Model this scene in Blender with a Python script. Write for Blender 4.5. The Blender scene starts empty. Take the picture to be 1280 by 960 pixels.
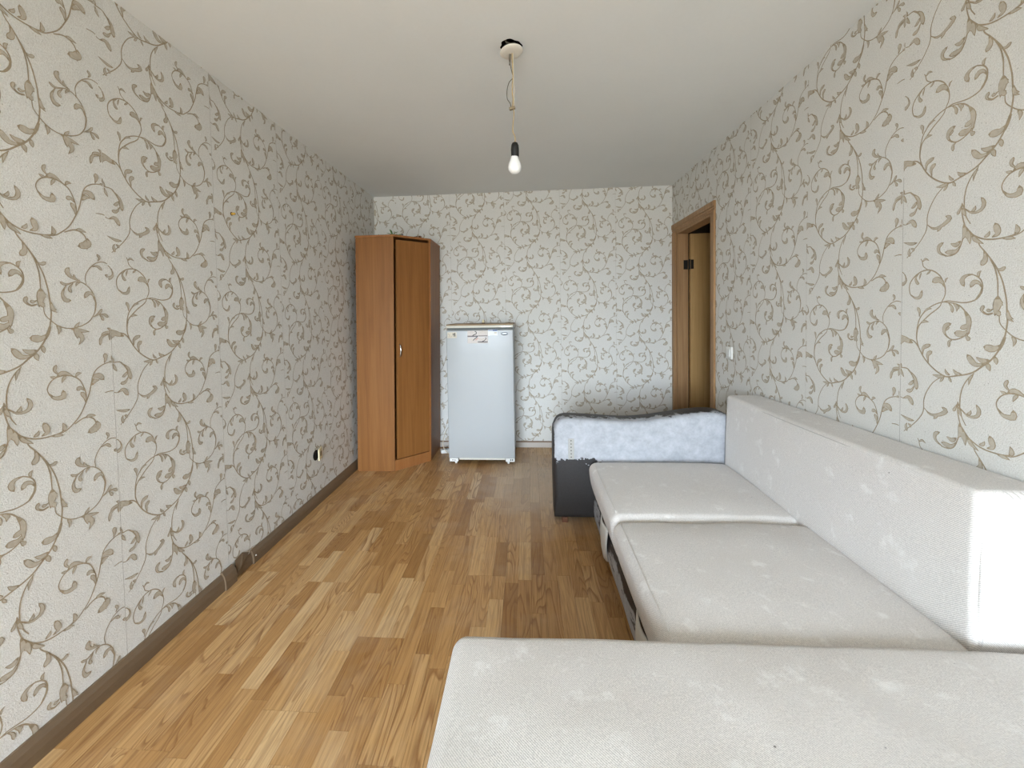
import bpy, bmesh, math, random
from mathutils import Vector, Matrix, noise
random.seed(7)
S = bpy.context.scene
COL = S.collection

# ------------------------------------------------------------------ camera
CAMZ = 1.314
FPX, CX, CY = 529.9, 619.09, 411.66          # focal length and principal point, 1280x960 frame
PITCH, YAW, ROLL = 0.0366, -0.0765, 0.0182
cam_data = bpy.data.cameras.new('camera'); cam = bpy.data.objects.new('camera', cam_data); COL.objects.link(cam)
cam_data.sensor_fit = 'HORIZONTAL'; cam_data.sensor_width = 36.0
cam_data.lens = FPX / 1280 * 36.0
cam_data.shift_x = (640 - CX) / 1280; cam_data.shift_y = (CY - 480) / 1280
cam_data.clip_start = 0.02
fw = Vector((math.sin(YAW) * math.cos(PITCH), math.cos(YAW) * math.cos(PITCH), -math.sin(PITCH)))
rt = Vector((math.cos(YAW), -math.sin(YAW), 0)); dn = fw.cross(rt)
r2 = rt * math.cos(ROLL) + dn * math.sin(ROLL); d2 = -rt * math.sin(ROLL) + dn * math.cos(ROLL)
M = Matrix((r2, -d2, -fw)).transposed().to_4x4(); M.translation = (0, 0, CAMZ)
cam.matrix_world = M
S.camera = cam

# ------------------------------------------------------------------ light: overcast daylight through the window wall behind the camera
SKY = 62.0
world = bpy.data.worlds.new('overcast_sky'); S.world = world; world.use_nodes = True
wn = world.node_tree; wn.nodes.clear()
wo = wn.nodes.new('ShaderNodeOutputWorld'); wb = wn.nodes.new('ShaderNodeBackground')
tc = wn.nodes.new('ShaderNodeTexCoord'); sep = wn.nodes.new('ShaderNodeSeparateXYZ'); rmp = wn.nodes.new('ShaderNodeValToRGB')
wn.links.new(tc.outputs['Generated'], sep.inputs[0]); wn.links.new(sep.outputs['Z'], rmp.inputs['Fac'])
rmp.color_ramp.elements[0].position = 0.0; rmp.color_ramp.elements[0].color = (0.28, 0.30, 0.30, 1)   # ground outside
rmp.color_ramp.elements[1].position = 0.02; rmp.color_ramp.elements[1].color = (0.83, 0.97, 1.12, 1)   # even cloud cover
wn.links.new(rmp.outputs['Color'], wb.inputs['Color']); wb.inputs['Strength'].default_value = SKY
wn.links.new(wb.outputs[0], wo.inputs[0])
WX0, WX1, WZ0, WZ1 = -1.46, 0.10, 0.30, 2.30          # window opening in the rear wall
YR = -3.30                                           # inner face of the rear wall
pl = bpy.data.lights.new('window_portal', 'AREA'); pl.shape = 'RECTANGLE'; pl.size = WX1 - WX0; pl.size_y = WZ1 - WZ0
pl.cycles.is_portal = True
po = bpy.data.objects.new('window_portal', pl); COL.objects.link(po)
po.location = ((WX0 + WX1) / 2, YR - 0.16, (WZ0 + WZ1) / 2); po.rotation_euler = (math.radians(90), 0, 0)

vs = S.view_settings
vs.view_transform = 'Standard'; vs.look = 'None'; vs.gamma = 1.0; vs.use_curve_mapping = False
vs.exposure = -0.02

# ------------------------------------------------------------------ helpers
XL, XR, YB, H = -1.499, 1.3695, 4.135, 2.487

class NT:
    """small wrapper for building node materials"""
    def __init__(s, name):
        s.m = bpy.data.materials.new(name); s.m.use_nodes = True
        s.t = s.m.node_tree; s.b = s.t.nodes['Principled BSDF']
    def n(s, typ, **kw):
        nd = s.t.nodes.new('ShaderNode' + typ)
        for k, v in kw.items():
            if k.startswith('i_'):
                nd.inputs[k[2:].replace('_', ' ')].default_value = v
            else: setattr(nd, k, v)
        return nd
    def l(s, a, b): s.t.links.new(a, b)
    def ramp(s, fac, *stops):
        r = s.n('ValToRGB'); e = r.color_ramp.elements
        while len(e) < len(stops): e.new(0.5)
        for el, (p, c) in zip(e, stops):
            el.position = p; el.color = (c, c, c, 1) if not isinstance(c, tuple) else (*c, 1)
        s.l(fac, r.inputs['Fac']); return r.outputs['Color']
    def mix(s, fac, a, b, mode='MIX'):
        x = s.n('Mix', data_type='RGBA', blend_type=mode)
        for v, i in ((fac, 0), (a, 6), (b, 7)):
            if hasattr(v, 'links') or hasattr(v, 'is_linked'): s.l(v, x.inputs[i])
            else: x.inputs[i].default_value = v if i == 0 else (*v, 1)
        return x.outputs[2]
    def math(s, op, a, b=0.0, c=None):
        x = s.n('Math', operation=op)
        for i, v in enumerate((a, b, c)):
            if v is None: continue
            if hasattr(v, 'is_linked'): s.l(v, x.inputs[i])
            else: x.inputs[i].default_value = v
        return x.outputs[0]
    def pos(s, scale=(1, 1, 1), obj=False, vec=None):
        mp = s.n('Mapping'); mp.inputs['Scale'].default_value = scale
        if vec is not None: s.l(vec, mp.inputs['Vector'])
        elif obj: s.l(s.n('TexCoord').outputs['Object'], mp.inputs['Vector'])
        else: s.l(s.n('NewGeometry').outputs['Position'], mp.inputs['Vector'])
        return mp.outputs[0]
    def noise(s, vec, scale, detail=3.0, rough=0.5, dist=0.0):
        x = s.n('TexNoise'); s.l(vec, x.inputs['Vector'])
        x.inputs['Scale'].default_value = scale; x.inputs['Detail'].default_value = detail
        x.inputs['Roughness'].default_value = rough; x.inputs['Distortion'].default_value = dist
        return x.outputs['Fac']
    def bump(s, h, strength, dist=0.001):
        x = s.n('Bump'); s.l(h, x.inputs['Height']); x.inputs['Strength'].default_value = strength
        x.inputs['Distance'].default_value = dist; s.l(x.outputs[0], s.b.inputs['Normal'])
    def base(s, c):
        if hasattr(c, 'is_linked'): s.l(c, s.b.inputs['Base Color'])
        else: s.b.inputs['Base Color'].default_value = (*c, 1)
    def set(s, **kw):
        for k, v in kw.items(): s.b.inputs[k.replace('_', ' ')].default_value = v
        return s.m

def srgb(r, g, b):
    f = lambda c: (c / 255 / 12.92) if c / 255 <= 0.04045 else ((c / 255 + 0.055) / 1.055) ** 2.4
    return (f(r), f(g), f(b))

def plain(name, col, rough=0.5, metal=0.0, spec=0.5, vary=0.06, scale=30):
    m = NT(name); f = m.noise(m.pos(), scale, 4)
    m.base(m.mix(f, tuple(c * (1 - vary) for c in col), tuple(min(1, c * (1 + vary)) for c in col)))
    m.set(Roughness=rough, Metallic=metal); m.b.inputs['Specular IOR Level'].default_value = spec
    return m.m

MATS = {}
def obj(name, bm, mats, parent=None, smooth=False, bevel=0, seg=2):
    me = bpy.data.meshes.new(name)
    bmesh.ops.recalc_face_normals(bm, faces=bm.faces) if smooth != 'keep' else None
    bm.to_mesh(me); bm.free()
    for m in (mats if isinstance(mats, (list, tuple)) else [mats]): me.materials.append(MATS[m])
    if smooth: me.polygons.foreach_set('use_smooth', [True] * len(me.polygons))
    o = bpy.data.objects.new(name, me); COL.objects.link(o)
    if parent is not None: o.parent = parent
    if bevel:
        b = o.modifiers.new('bevel', 'BEVEL'); b.width = bevel; b.segments = seg; b.limit_method = 'ANGLE'; b.angle_limit = math.radians(40)
        b.harden_normals = False
    return o
def empty(name, loc=(0, 0, 0)):
    o = bpy.data.objects.new(name, None); COL.objects.link(o); o.location = loc; o.empty_display_size = 0.1
    return o
def tag(o, label, cat, group=None):
    o['label'] = label; o['category'] = cat
    if group: o['group'] = group
    return o
def struct(o, label=None):
    o['kind'] = 'structure'
    if label: o['label'] = label
    return o
def nb(): return bmesh.new()
def box(bm, x0, x1, y0, y1, z0, z1, mi=0):
    v = [bm.verts.new((x, y, z)) for x in (x0, x1) for y in (y0, y1) for z in (z0, z1)]
    for q in ((0, 1, 3, 2), (4, 6, 7, 5), (0, 4, 5, 1), (2, 3, 7, 6), (0, 2, 6, 4), (1, 5, 7, 3)):
        f = bm.faces.new([v[i] for i in q]); f.material_index = mi
    return bm
def prism(bm, pts, z0, z1, mi=0):
    """vertical prism over an XY outline"""
    a = [bm.verts.new((x, y, z0)) for x, y in pts]; b = [bm.verts.new((x, y, z1)) for x, y in pts]
    n = len(pts)
    fs = [bm.faces.new(a[::-1]), bm.faces.new(b)] + [bm.faces.new((a[i], a[(i + 1) % n], b[(i + 1) % n], b[i])) for i in range(n)]
    for f in fs: f.material_index = mi
    return bm
def crom(pts, n):
    """Catmull-Rom samples through pts"""
    P = [Vector(p) for p in pts]
    P = [P[0] * 2 - P[1]] + P + [P[-1] * 2 - P[-2]]
    out = []
    for i in range(1, len(P) - 2):
        a, b, c, d = P[i - 1:i + 3]
        for k in range(n):
            t = k / n
            out.append(0.5 * ((2 * b) + (c - a) * t + (2 * a - 5 * b + 4 * c - d) * t * t + (3 * b - a - 3 * c + d) * t ** 3))
    out.append(P[-2]); return out
def tube(bm, pts, r, sides=8, n=6, cap=True):
    P = crom(pts, n) if n else [Vector(p) for p in pts]
    rings = []; up = Vector((0.3, 0.2, 1)).normalized()
    for i, p in enumerate(P):
        t = (P[min(i + 1, len(P) - 1)] - P[max(i - 1, 0)]).normalized()
        a = t.cross(up)
        if a.length < 1e-3: a = t.cross(Vector((1, 0, 0)))
        a.normalize(); b = t.cross(a)
        rr = r(i / (len(P) - 1)) if callable(r) else r
        rings.append([bm.verts.new(p + (a * math.cos(2 * math.pi * k / sides) + b * math.sin(2 * math.pi * k / sides)) * rr) for k in range(sides)])
    for A, B in zip(rings, rings[1:]):
        for k in range(sides): bm.faces.new((A[k], A[(k + 1) % sides], B[(k + 1) % sides], B[k]))
    if cap: bm.faces.new(rings[0][::-1]); bm.faces.new(rings[-1])
    return bm
def lathe(bm, prof, c=(0, 0, 0), sides=24, mat=None):
    """profile of (radius, z) turned about Z"""
    rings = []
    for r, z in prof:
        rings.append([bm.verts.new((c[0] + max(r, 1e-4) * math.cos(2 * math.pi * k / sides), c[1] + max(r, 1e-4) * math.sin(2 * math.pi * k / sides), c[2] + z)) for k in range(sides)])
    for A, B in zip(rings, rings[1:]):
        for k in range(sides): bm.faces.new((A[k], A[(k + 1) % sides], B[(k + 1) % sides], B[k]))
    bm.faces.new(rings[0][::-1]); bm.faces.new(rings[-1])
    if mat is not None: bmesh.ops.transform(bm, matrix=mat, verts=bm.verts)
    return bm
def rbox(x0, x1, y0, y1, z0, z1, r, n=(8, 8, 4), fn=None, rs=4):
    """upholstered box: rounded edges, subdivided so that fn can push it about"""
    bm = nb(); lo = (x0, y0, z0); hi = (x1, y1, z1)
    ax = []
    for a in range(3):
        L = hi[a] - lo[a]; rr = min(r, L * 0.499)
        c = [lo[a] + rr * (i / rs) for i in range(rs)] + [lo[a] + rr + (L - 2 * rr) * i / n[a] for i in range(n[a] + 1)] + [hi[a] - rr + rr * (i + 1) / rs for i in range(rs)]
        ax.append((c, rr))
    cache = {}
    def vert(i, j, k):
        key = (i, j, k)
        if key in cache: return cache[key]
        p = Vector((ax[0][0][i], ax[1][0][j], ax[2][0][k])); q = Vector([min(max(p[a], lo[a] + ax[a][1]), hi[a] - ax[a][1]) for a in range(3)])
        d = p - q
        if d.length > 1e-9:
            # keep an even angular step round the edge
            rr = Vector([ax[a][1] for a in range(3)])
            e = Vector([math.sin(0) if abs(d[a]) < 1e-9 else math.copysign(math.tan(abs(d[a]) / rr[a] * math.pi / 4), d[a]) for a in range(3)])
            e.normalize(); d = Vector([e[a] * rr[a] for a in range(3)])
        p = q + d
        if fn:
            u = [(p[a] - lo[a]) / (hi[a] - lo[a]) for a in range(3)]
            p = fn(p, *u)
        cache[key] = bm.verts.new(p); return cache[key]
    N = [len(a[0]) for a in ax]
    for a in range(3):
        b, c = (a + 1) % 3, (a + 2) % 3
        for end in (0, N[a] - 1):
            for i in range(N[b] - 1):
                for j in range(N[c] - 1):
                    q = []
                    for di, dj in ((0, 0), (1, 0), (1, 1), (0, 1)):
                        ix = [0, 0, 0]; ix[a] = end; ix[b] = i + di; ix[c] = j + dj; q.append(vert(*ix))
                    bm.faces.new(q)
    return bm

# ------------------------------------------------------------------ materials
def wallpaper():
    m = NT('wallpaper_ground'); P = m.pos()
    big = m.noise(P, 1.6, 3); fine = m.noise(P, 260, 3, 0.6); grit = m.noise(P, 700, 2, 0.6)
    c = m.mix(m.ramp(big, (0.3, 0.0), (0.7, 1.0)), srgb(229, 228, 223), srgb(235, 234, 230))
    c = m.mix(m.math('MULTIPLY', m.ramp(fine, (0.35, 0.0), (0.68, 1.0)), 0.6), c, srgb(204, 200, 191))
    v = m.n('TexVoronoi'); m.l(P, v.inputs['Vector']); v.inputs['Scale'].default_value = 62
    pit = m.ramp(v.outputs['Distance'], (0.06, 1.0), (0.11, 0.0))
    keep = m.ramp(m.noise(P, 18, 1), (0.44, 0.0), (0.52, 1.0))
    c = m.mix(m.math('MULTIPLY', m.math('MULTIPLY', pit, keep), 0.55), c, srgb(120, 112, 100))
    m.base(c); m.set(Roughness=0.75); m.b.inputs['Specular IOR Level'].default_value = 0.25
    h = m.math('ADD', fine, m.math('MULTIPLY', grit, 0.6)); m.bump(h, 0.9, 0.0022)
    return m.m
def vine(name, c0, c1):
    m = NT(name); f = m.noise(m.pos(), 90, 3)
    m.base(m.mix(m.ramp(f, (0.35, 0.0), (0.65, 1.0)), c0, c1)); m.set(Roughness=0.6); m.b.inputs['Specular IOR Level'].default_value = 0.3
    m.bump(m.noise(m.pos(), 300, 2), 0.3, 0.001)
    return m.m
MATS['paper'] = wallpaper()
MATS['vine_dark'] = vine('vine_outline', srgb(156, 141, 117), srgb(172, 157, 133))
MATS['vine_light'] = vine('vine_leaf', srgb(184, 174, 157), srgb(196, 187, 171))
MATS['seam'] = plain('paper_seam', srgb(150, 144, 134), 0.8)
MATS['plaster'] = plain('wall_plaster', srgb(190, 186, 176), 0.9)
def ceiling_mat():
    m = NT('ceiling_whitewash'); P = m.pos()
    a = m.noise(P, 1.1, 4); b = m.noise(P, 60, 3)
    c = m.mix(m.ramp(a, (0.3, 0.0), (0.7, 1.0)), srgb(230, 233, 232), srgb(236, 238, 237))
    m.base(m.mix(m.math('MULTIPLY', b, 0.15), c, srgb(214, 216, 213))); m.set(Roughness=0.9)
    m.b.inputs['Specular IOR Level'].default_value = 0.1
    m.bump(m.noise(P, 25, 4), 0.12, 0.003); return m.m
MATS['ceiling'] = ceiling_mat()
def stave_mat():
    m = NT('oak_laminate'); at = m.n('Attribute', attribute_name='stave'); sp = m.n('SeparateColor'); m.l(at.outputs['Color'], sp.inputs[0])
    P = m.n('NewGeometry').outputs['Position']
    off = m.n('VectorMath', operation='SCALE'); m.l(at.outputs['Color'], off.inputs[0]); off.inputs['Scale'].default_value = 37.0
    add = m.n('VectorMath', operation='ADD'); m.l(P, add.inputs[0]); m.l(off.outputs[0], add.inputs[1]); V = add.outputs[0]
    tone = m.ramp(sp.outputs[0], (0.0, srgb(160, 117, 68)), (0.3, srgb(182, 138, 86)), (0.6, srgb(200, 158, 105)), (1.0, srgb(217, 184, 138)))
    # long fine pores
    g1 = m.noise(m.pos((160, 4, 1), vec=V), 1.0, 4, 0.6, 0.4)
    # cathedral figure: rings of a slowly wandering field
    fld = m.noise(m.pos((11, 1.3, 1), vec=V), 1.0, 1.5, 0.4, 0.3)
    ring = m.math('FRACT', m.math('MULTIPLY', fld, m.math('MULTIPLY_ADD', sp.outputs[1], 16.0, 9.0)))
    ring = m.ramp(ring, (0.0, 0.0), (0.55, 0.12), (0.9, 1.0), (1.0, 0.0))
    fig = m.math('MULTIPLY', ring, m.math('MULTIPLY_ADD', m.ramp(sp.outputs[2], (0.3, 0.0), (0.7, 1.0)), 0.62, 0.20))
    c = m.mix(fig, tone, srgb(138, 92, 48))
    c = m.mix(m.math('MULTIPLY', m.ramp(g1, (0.42, 0.0), (0.72, 1.0)), 0.6), c, srgb(118, 78, 40))
    # grey dust and scuffs trodden in
    d = m.ramp(m.noise(P, 2.2, 5, 0.65), (0.5, 0.0), (0.75, 1.0))
    c = m.mix(m.math('MULTIPLY', d, 0.25), c, srgb(196, 178, 156))
    # pale plaster dust swept into a patch in front of the fridge
    ds = m.n('VectorMath', operation='DISTANCE'); mp = m.n('Mapping'); m.l(P, mp.inputs['Vector']); mp.inputs['Scale'].default_value = (1.5, 0.8, 1); m.l(mp.outputs[0], ds.inputs[0]); ds.inputs[1].default_value = (0.05, 2.62, 0)
    dp = m.ramp(m.math('ADD', ds.outputs['Value'], m.math('MULTIPLY', m.noise(P, 3.5, 5, 0.6), 0.5)), (0.45, 1.0), (1.0, 0.0))
    c = m.mix(m.math('MULTIPLY', dp, 0.5), c, srgb(206, 194, 178))
    sc = m.ramp(m.noise(P, 9, 6, 0.7), (0.3, 0.0), (0.8, 1.0))
    m.base(c); r = m.math('MULTIPLY_ADD', sc, 0.25, 0.33); m.l(r, m.b.inputs['Roughness'])
    m.b.inputs['Specular IOR Level'].default_value = 0.35
    m.bump(g1, 0.08, 0.0006); return m.m
MATS['stave'] = stave_mat()
MATS['underlay'] = plain('floor_underlay', srgb(92, 62, 36), 0.9)
def skirting(name, c0, c1):
    m = NT(name); P = m.pos((3, 3, 40)); f = m.noise(P, 6, 4)
    m.base(m.mix(f, c0, c1)); m.set(Roughness=0.45); return m.m
MATS['skirting'] = skirting('brown_skirting_plastic', srgb(104, 86, 66), srgb(122, 102, 80))
MATS['skirting_pale'] = skirting('pale_skirting_plastic', srgb(188, 178, 168), srgb(200, 192, 184))
MATS['skirting_lip'] = plain('brown_skirting_lip', srgb(132, 104, 80), 0.5)
def wood(name, c0, c1, c2, sc=(40, 40, 1.4), rough=0.45):
    m = NT(name); P = m.pos(sc, obj=True); f = m.noise(P, 1.0, 5, 0.6, 0.6); g = m.noise(P, 4.0, 3, 0.6)
    c = m.ramp(f, (0.28, c0), (0.5, c1), (0.75, c2))
    m.base(m.mix(m.math('MULTIPLY', g, 0.22), c, c0)); m.set(Roughness=rough)
    m.b.inputs['Specular IOR Level'].default_value = 0.28; m.bump(g, 0.05, 0.0005); return m.m
MATS['alder'] = wood('alder_laminate', srgb(124, 79, 38), srgb(138, 91, 46), srgb(152, 104, 57), (26, 26, 1.0))
MATS['alder_edge'] = wood('alder_edge_band', srgb(138, 88, 46), srgb(152, 100, 56), srgb(164, 112, 68), (26, 26, 1.0))
MATS['oak_trim'] = wood('oak_door_trim', srgb(138, 104, 70), srgb(160, 124, 86), srgb(178, 142, 102), (50, 50, 1.5))
MATS['oak_leaf'] = wood('oak_door_leaf', srgb(154, 118, 72), srgb(170, 134, 85), srgb(184, 148, 98), (30, 30, 1.2))
MATS['dark_metal'] = plain('blackened_steel', srgb(44, 40, 36), 0.45, 0.8)
MATS['chrome'] = plain('satin_chrome', srgb(214, 210, 202), 0.22, 1.0)
MATS['black'] = plain('black_bakelite', srgb(12, 12, 12), 0.5)
MATS['void'] = plain('unlit_cavity', srgb(20, 18, 16), 0.95)
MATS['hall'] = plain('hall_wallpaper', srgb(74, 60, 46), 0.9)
MATS['enamel'] = plain('fridge_enamel', srgb(172, 175, 176), 0.34, 0, 0.5, 0.015, 4)
MATS['fridge_side'] = plain('fridge_side_enamel', srgb(176, 184, 190), 0.4, 0, 0.5, 0.03)
MATS['fridge_trim'] = plain('aged_white_plastic', srgb(216, 212, 198), 0.45, 0, 0.5, 0.05, 60)
MATS['fridge_top'] = wood('worn_brown_board', srgb(140, 116, 88), srgb(160, 138, 110), srgb(178, 158, 130), (6, 40, 40), 0.6)
MATS['gasket'] = plain('grey_gasket', srgb(92, 96, 94), 0.6)
MATS['rubber'] = plain('dark_rubber', srgb(40, 38, 36), 0.8)
MATS['print_paper'] = plain('sticker_paper', srgb(214, 206, 200), 0.5, 0, 0.4, 0.06, 80)
MATS['print_cream'] = plain('sticker_cream', srgb(206, 198, 180), 0.5, 0, 0.4, 0.08, 120)
MATS['print_white'] = plain('sticker_white', srgb(226, 230, 236), 0.4)
MATS['print_grey'] = plain('print_grey', srgb(128, 122, 122), 0.6, 0, 0.3, 0.25, 260)
MATS['print_black'] = plain('print_black', srgb(36, 32, 32), 0.6)
MATS['print_blue'] = plain('print_blue', srgb(72, 96, 146), 0.5)
MATS['print_pink'] = plain('print_salmon', srgb(206, 150, 130), 0.5)
MATS['badge'] = plain('badge_metal', srgb(150, 156, 160), 0.3, 0.7)
MATS['white_plastic'] = plain('white_plastic', srgb(228, 228, 224), 0.35)
MATS['cream_plastic'] = plain('aged_cream_plastic', srgb(226, 214, 176), 0.4)
MATS['yellow_plastic'] = plain('yellow_plastic', srgb(196, 158, 62), 0.45)
MATS['bulb'] = plain('opal_bulb', srgb(240, 240, 238), 0.25, 0, 0.5, 0.01)
MATS['rose'] = plain('ceiling_rose_paint', srgb(222, 216, 204), 0.6)
MATS['wire_dark'] = plain('dark_cable', srgb(86, 80, 66), 0.6)
MATS['wire_tan'] = plain('tan_cable', srgb(176, 152, 108), 0.6)
MATS['wire_pale'] = plain('pale_cable', srgb(204, 194, 172), 0.6)
MATS['terminal'] = plain('terminal_block', srgb(132, 118, 94), 0.6)
MATS['green_leaf'] = plain('green_leaf', srgb(96, 128, 70), 0.5, 0, 0.4, 0.2, 60)
MATS['brown_thing'] = plain('dark_brown_leather', srgb(88, 56, 34), 0.5, 0, 0.4, 0.25, 60)
def fabric(name, a, b, dirt):
    m = NT(name); P = m.n('NewGeometry').outputs['Position']
    wv = m.n('TexWave', wave_type='BANDS', bands_direction='DIAGONAL'); m.l(P, wv.inputs['Vector']); wv.inputs['Scale'].default_value = 105; wv.inputs['Distortion'].default_value = 1.4; wv.inputs['Detail'].default_value = 2; wv.inputs['Detail Scale'].default_value = 30
    n1 = m.noise(P, 300, 4, 0.75); n2 = m.noise(P, 3.2, 5, 0.6); n3 = m.noise(P, 12, 6, 0.7)
    w = m.math('ADD', m.math('MULTIPLY', wv.outputs['Fac'], 0.28), m.math('MULTIPLY', n1, 1.0))
    c = m.mix(m.ramp(w, (0.48, 0.0), (0.80, 1.0)), a, b)
    c = m.mix(m.math('MULTIPLY', m.ramp(n2, (0.45, 0.0), (0.75, 1.0)), 0.3), c, dirt)
    c = m.mix(m.math('MULTIPLY', m.ramp(n3, (0.57, 0.0), (0.68, 1.0)), 0.5), c, srgb(246, 244, 241))
    v = m.n('TexVoronoi'); m.l(P, v.inputs['Vector']); v.inputs['Scale'].default_value = 7
    spot = m.ramp(v.outputs['Distance'], (0.012, 1.0), (0.022, 0.0))
    c = m.mix(m.math('MULTIPLY', spot, 0.75), c, srgb(60, 52, 46))
    m.base(c); m.set(Roughness=0.95); m.b.inputs['Specular IOR Level'].default_value = 0.15
    m.b.inputs['Sheen Weight'].default_value = 0.15
    m.bump(m.math('ADD', w, m.math('MULTIPLY', n3, 0.6)), 0.5, 0.0025); return m.m
MATS['fabric'] = fabric('off_white_weave', srgb(196, 191, 187), srgb(238, 233, 228), srgb(206, 199, 191))
MATS['fabric_seam'] = plain('weave_seam', srgb(186, 181, 175), 0.95)
MATS['fabric_welt'] = plain('weave_welt', srgb(220, 215, 209), 0.95)
def peeled(name, z_edge, arm=False):
    """black leatherette flaking off a blue-grey textile backing; the flake line is part of the object"""
    m = NT(name); P = m.n('NewGeometry').outputs['Position']; sp = m.n('SeparateXYZ'); m.l(P, sp.inputs[0])
    n = m.noise(P, 11, 8, 0.7); f = m.noise(m.pos((1, 1, 1)), 60, 5, 0.7)
    if arm:
        # above the ragged line the skin is gone; it survives low down and along the top roll
        lim = m.math('ADD', m.math('MULTIPLY_ADD', n, 0.34, z_edge - 0.17), m.math('MULTIPLY', m.math('MAXIMUM', m.math('SUBTRACT', sp.outputs['X'], 0.33), 0.0), -0.35))
        low = m.math('LESS_THAN', sp.outputs['Z'], m.math('ADD', lim, m.math('MULTIPLY_ADD', f, 0.03, -0.015)))
        nt = m.noise(m.pos((3, 3, 9)), 6, 8, 0.75)
        top = m.math('GREATER_THAN', m.math('MULTIPLY_ADD', nt, 0.12, m.math('MULTIPLY_ADD', sp.outputs['Y'], 0.30, m.math('MULTIPLY', sp.outputs['Z'], 0.30))), 1.064)
        lft = m.math('LESS_THAN', m.math('MULTIPLY_ADD', nt, 0.02, sp.outputs['X']), 0.164)
        k = m.math('MAXIMUM', m.math('MAXIMUM', low, top), lft)
    else:
        k = m.ramp(m.math('ADD', m.math('MULTIPLY', sp.outputs['Z'], 1.9), m.noise(m.pos((1, 0.45, 1.6)), 14, 8, 0.7)), (0.74, 0.0), (0.78, 1.0))
    back = m.mix(m.ramp(m.noise(P, 17, 7, 0.75), (0.35, 0.0), (0.7, 1.0)), srgb(158, 160, 165), srgb(186, 188, 193))
    skin = m.mix(m.noise(P, 90, 3), srgb(38, 36, 36), srgb(54, 51, 50))
    m.base(m.mix(k, back, skin)); m.l(m.math('MULTIPLY_ADD', k, -0.35, 0.85), m.b.inputs['Roughness'])
    m.b.inputs['Specular IOR Level'].default_value = 0.35
    m.bump(m.math('ADD', m.math('MULTIPLY', k, 0.8), m.math('MULTIPLY', f, 0.25)), 0.5, 0.0015); return m.m
MATS['leather_arm'] = peeled('peeling_black_leatherette_arm', 0.415, True)
MATS['leather_base'] = peeled('peeling_black_leatherette_base', 0.1)
MATS['leather'] = plain('black_leatherette', srgb(46, 43, 42), 0.5)
MATS['strip_zinc'] = plain('dull_zinc', srgb(168, 166, 160), 0.55, 0.0)
MATS['lining'] = plain('white_lining_cloth', srgb(206, 202, 194), 0.95)
MATS['foot_wood'] = plain('brown_wooden_foot', srgb(112, 72, 50), 0.5)
MATS['window_white'] = plain('window_frame_white', srgb(232, 232, 230), 0.4)
MATS['outlet_hole'] = MATS['void']

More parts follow.
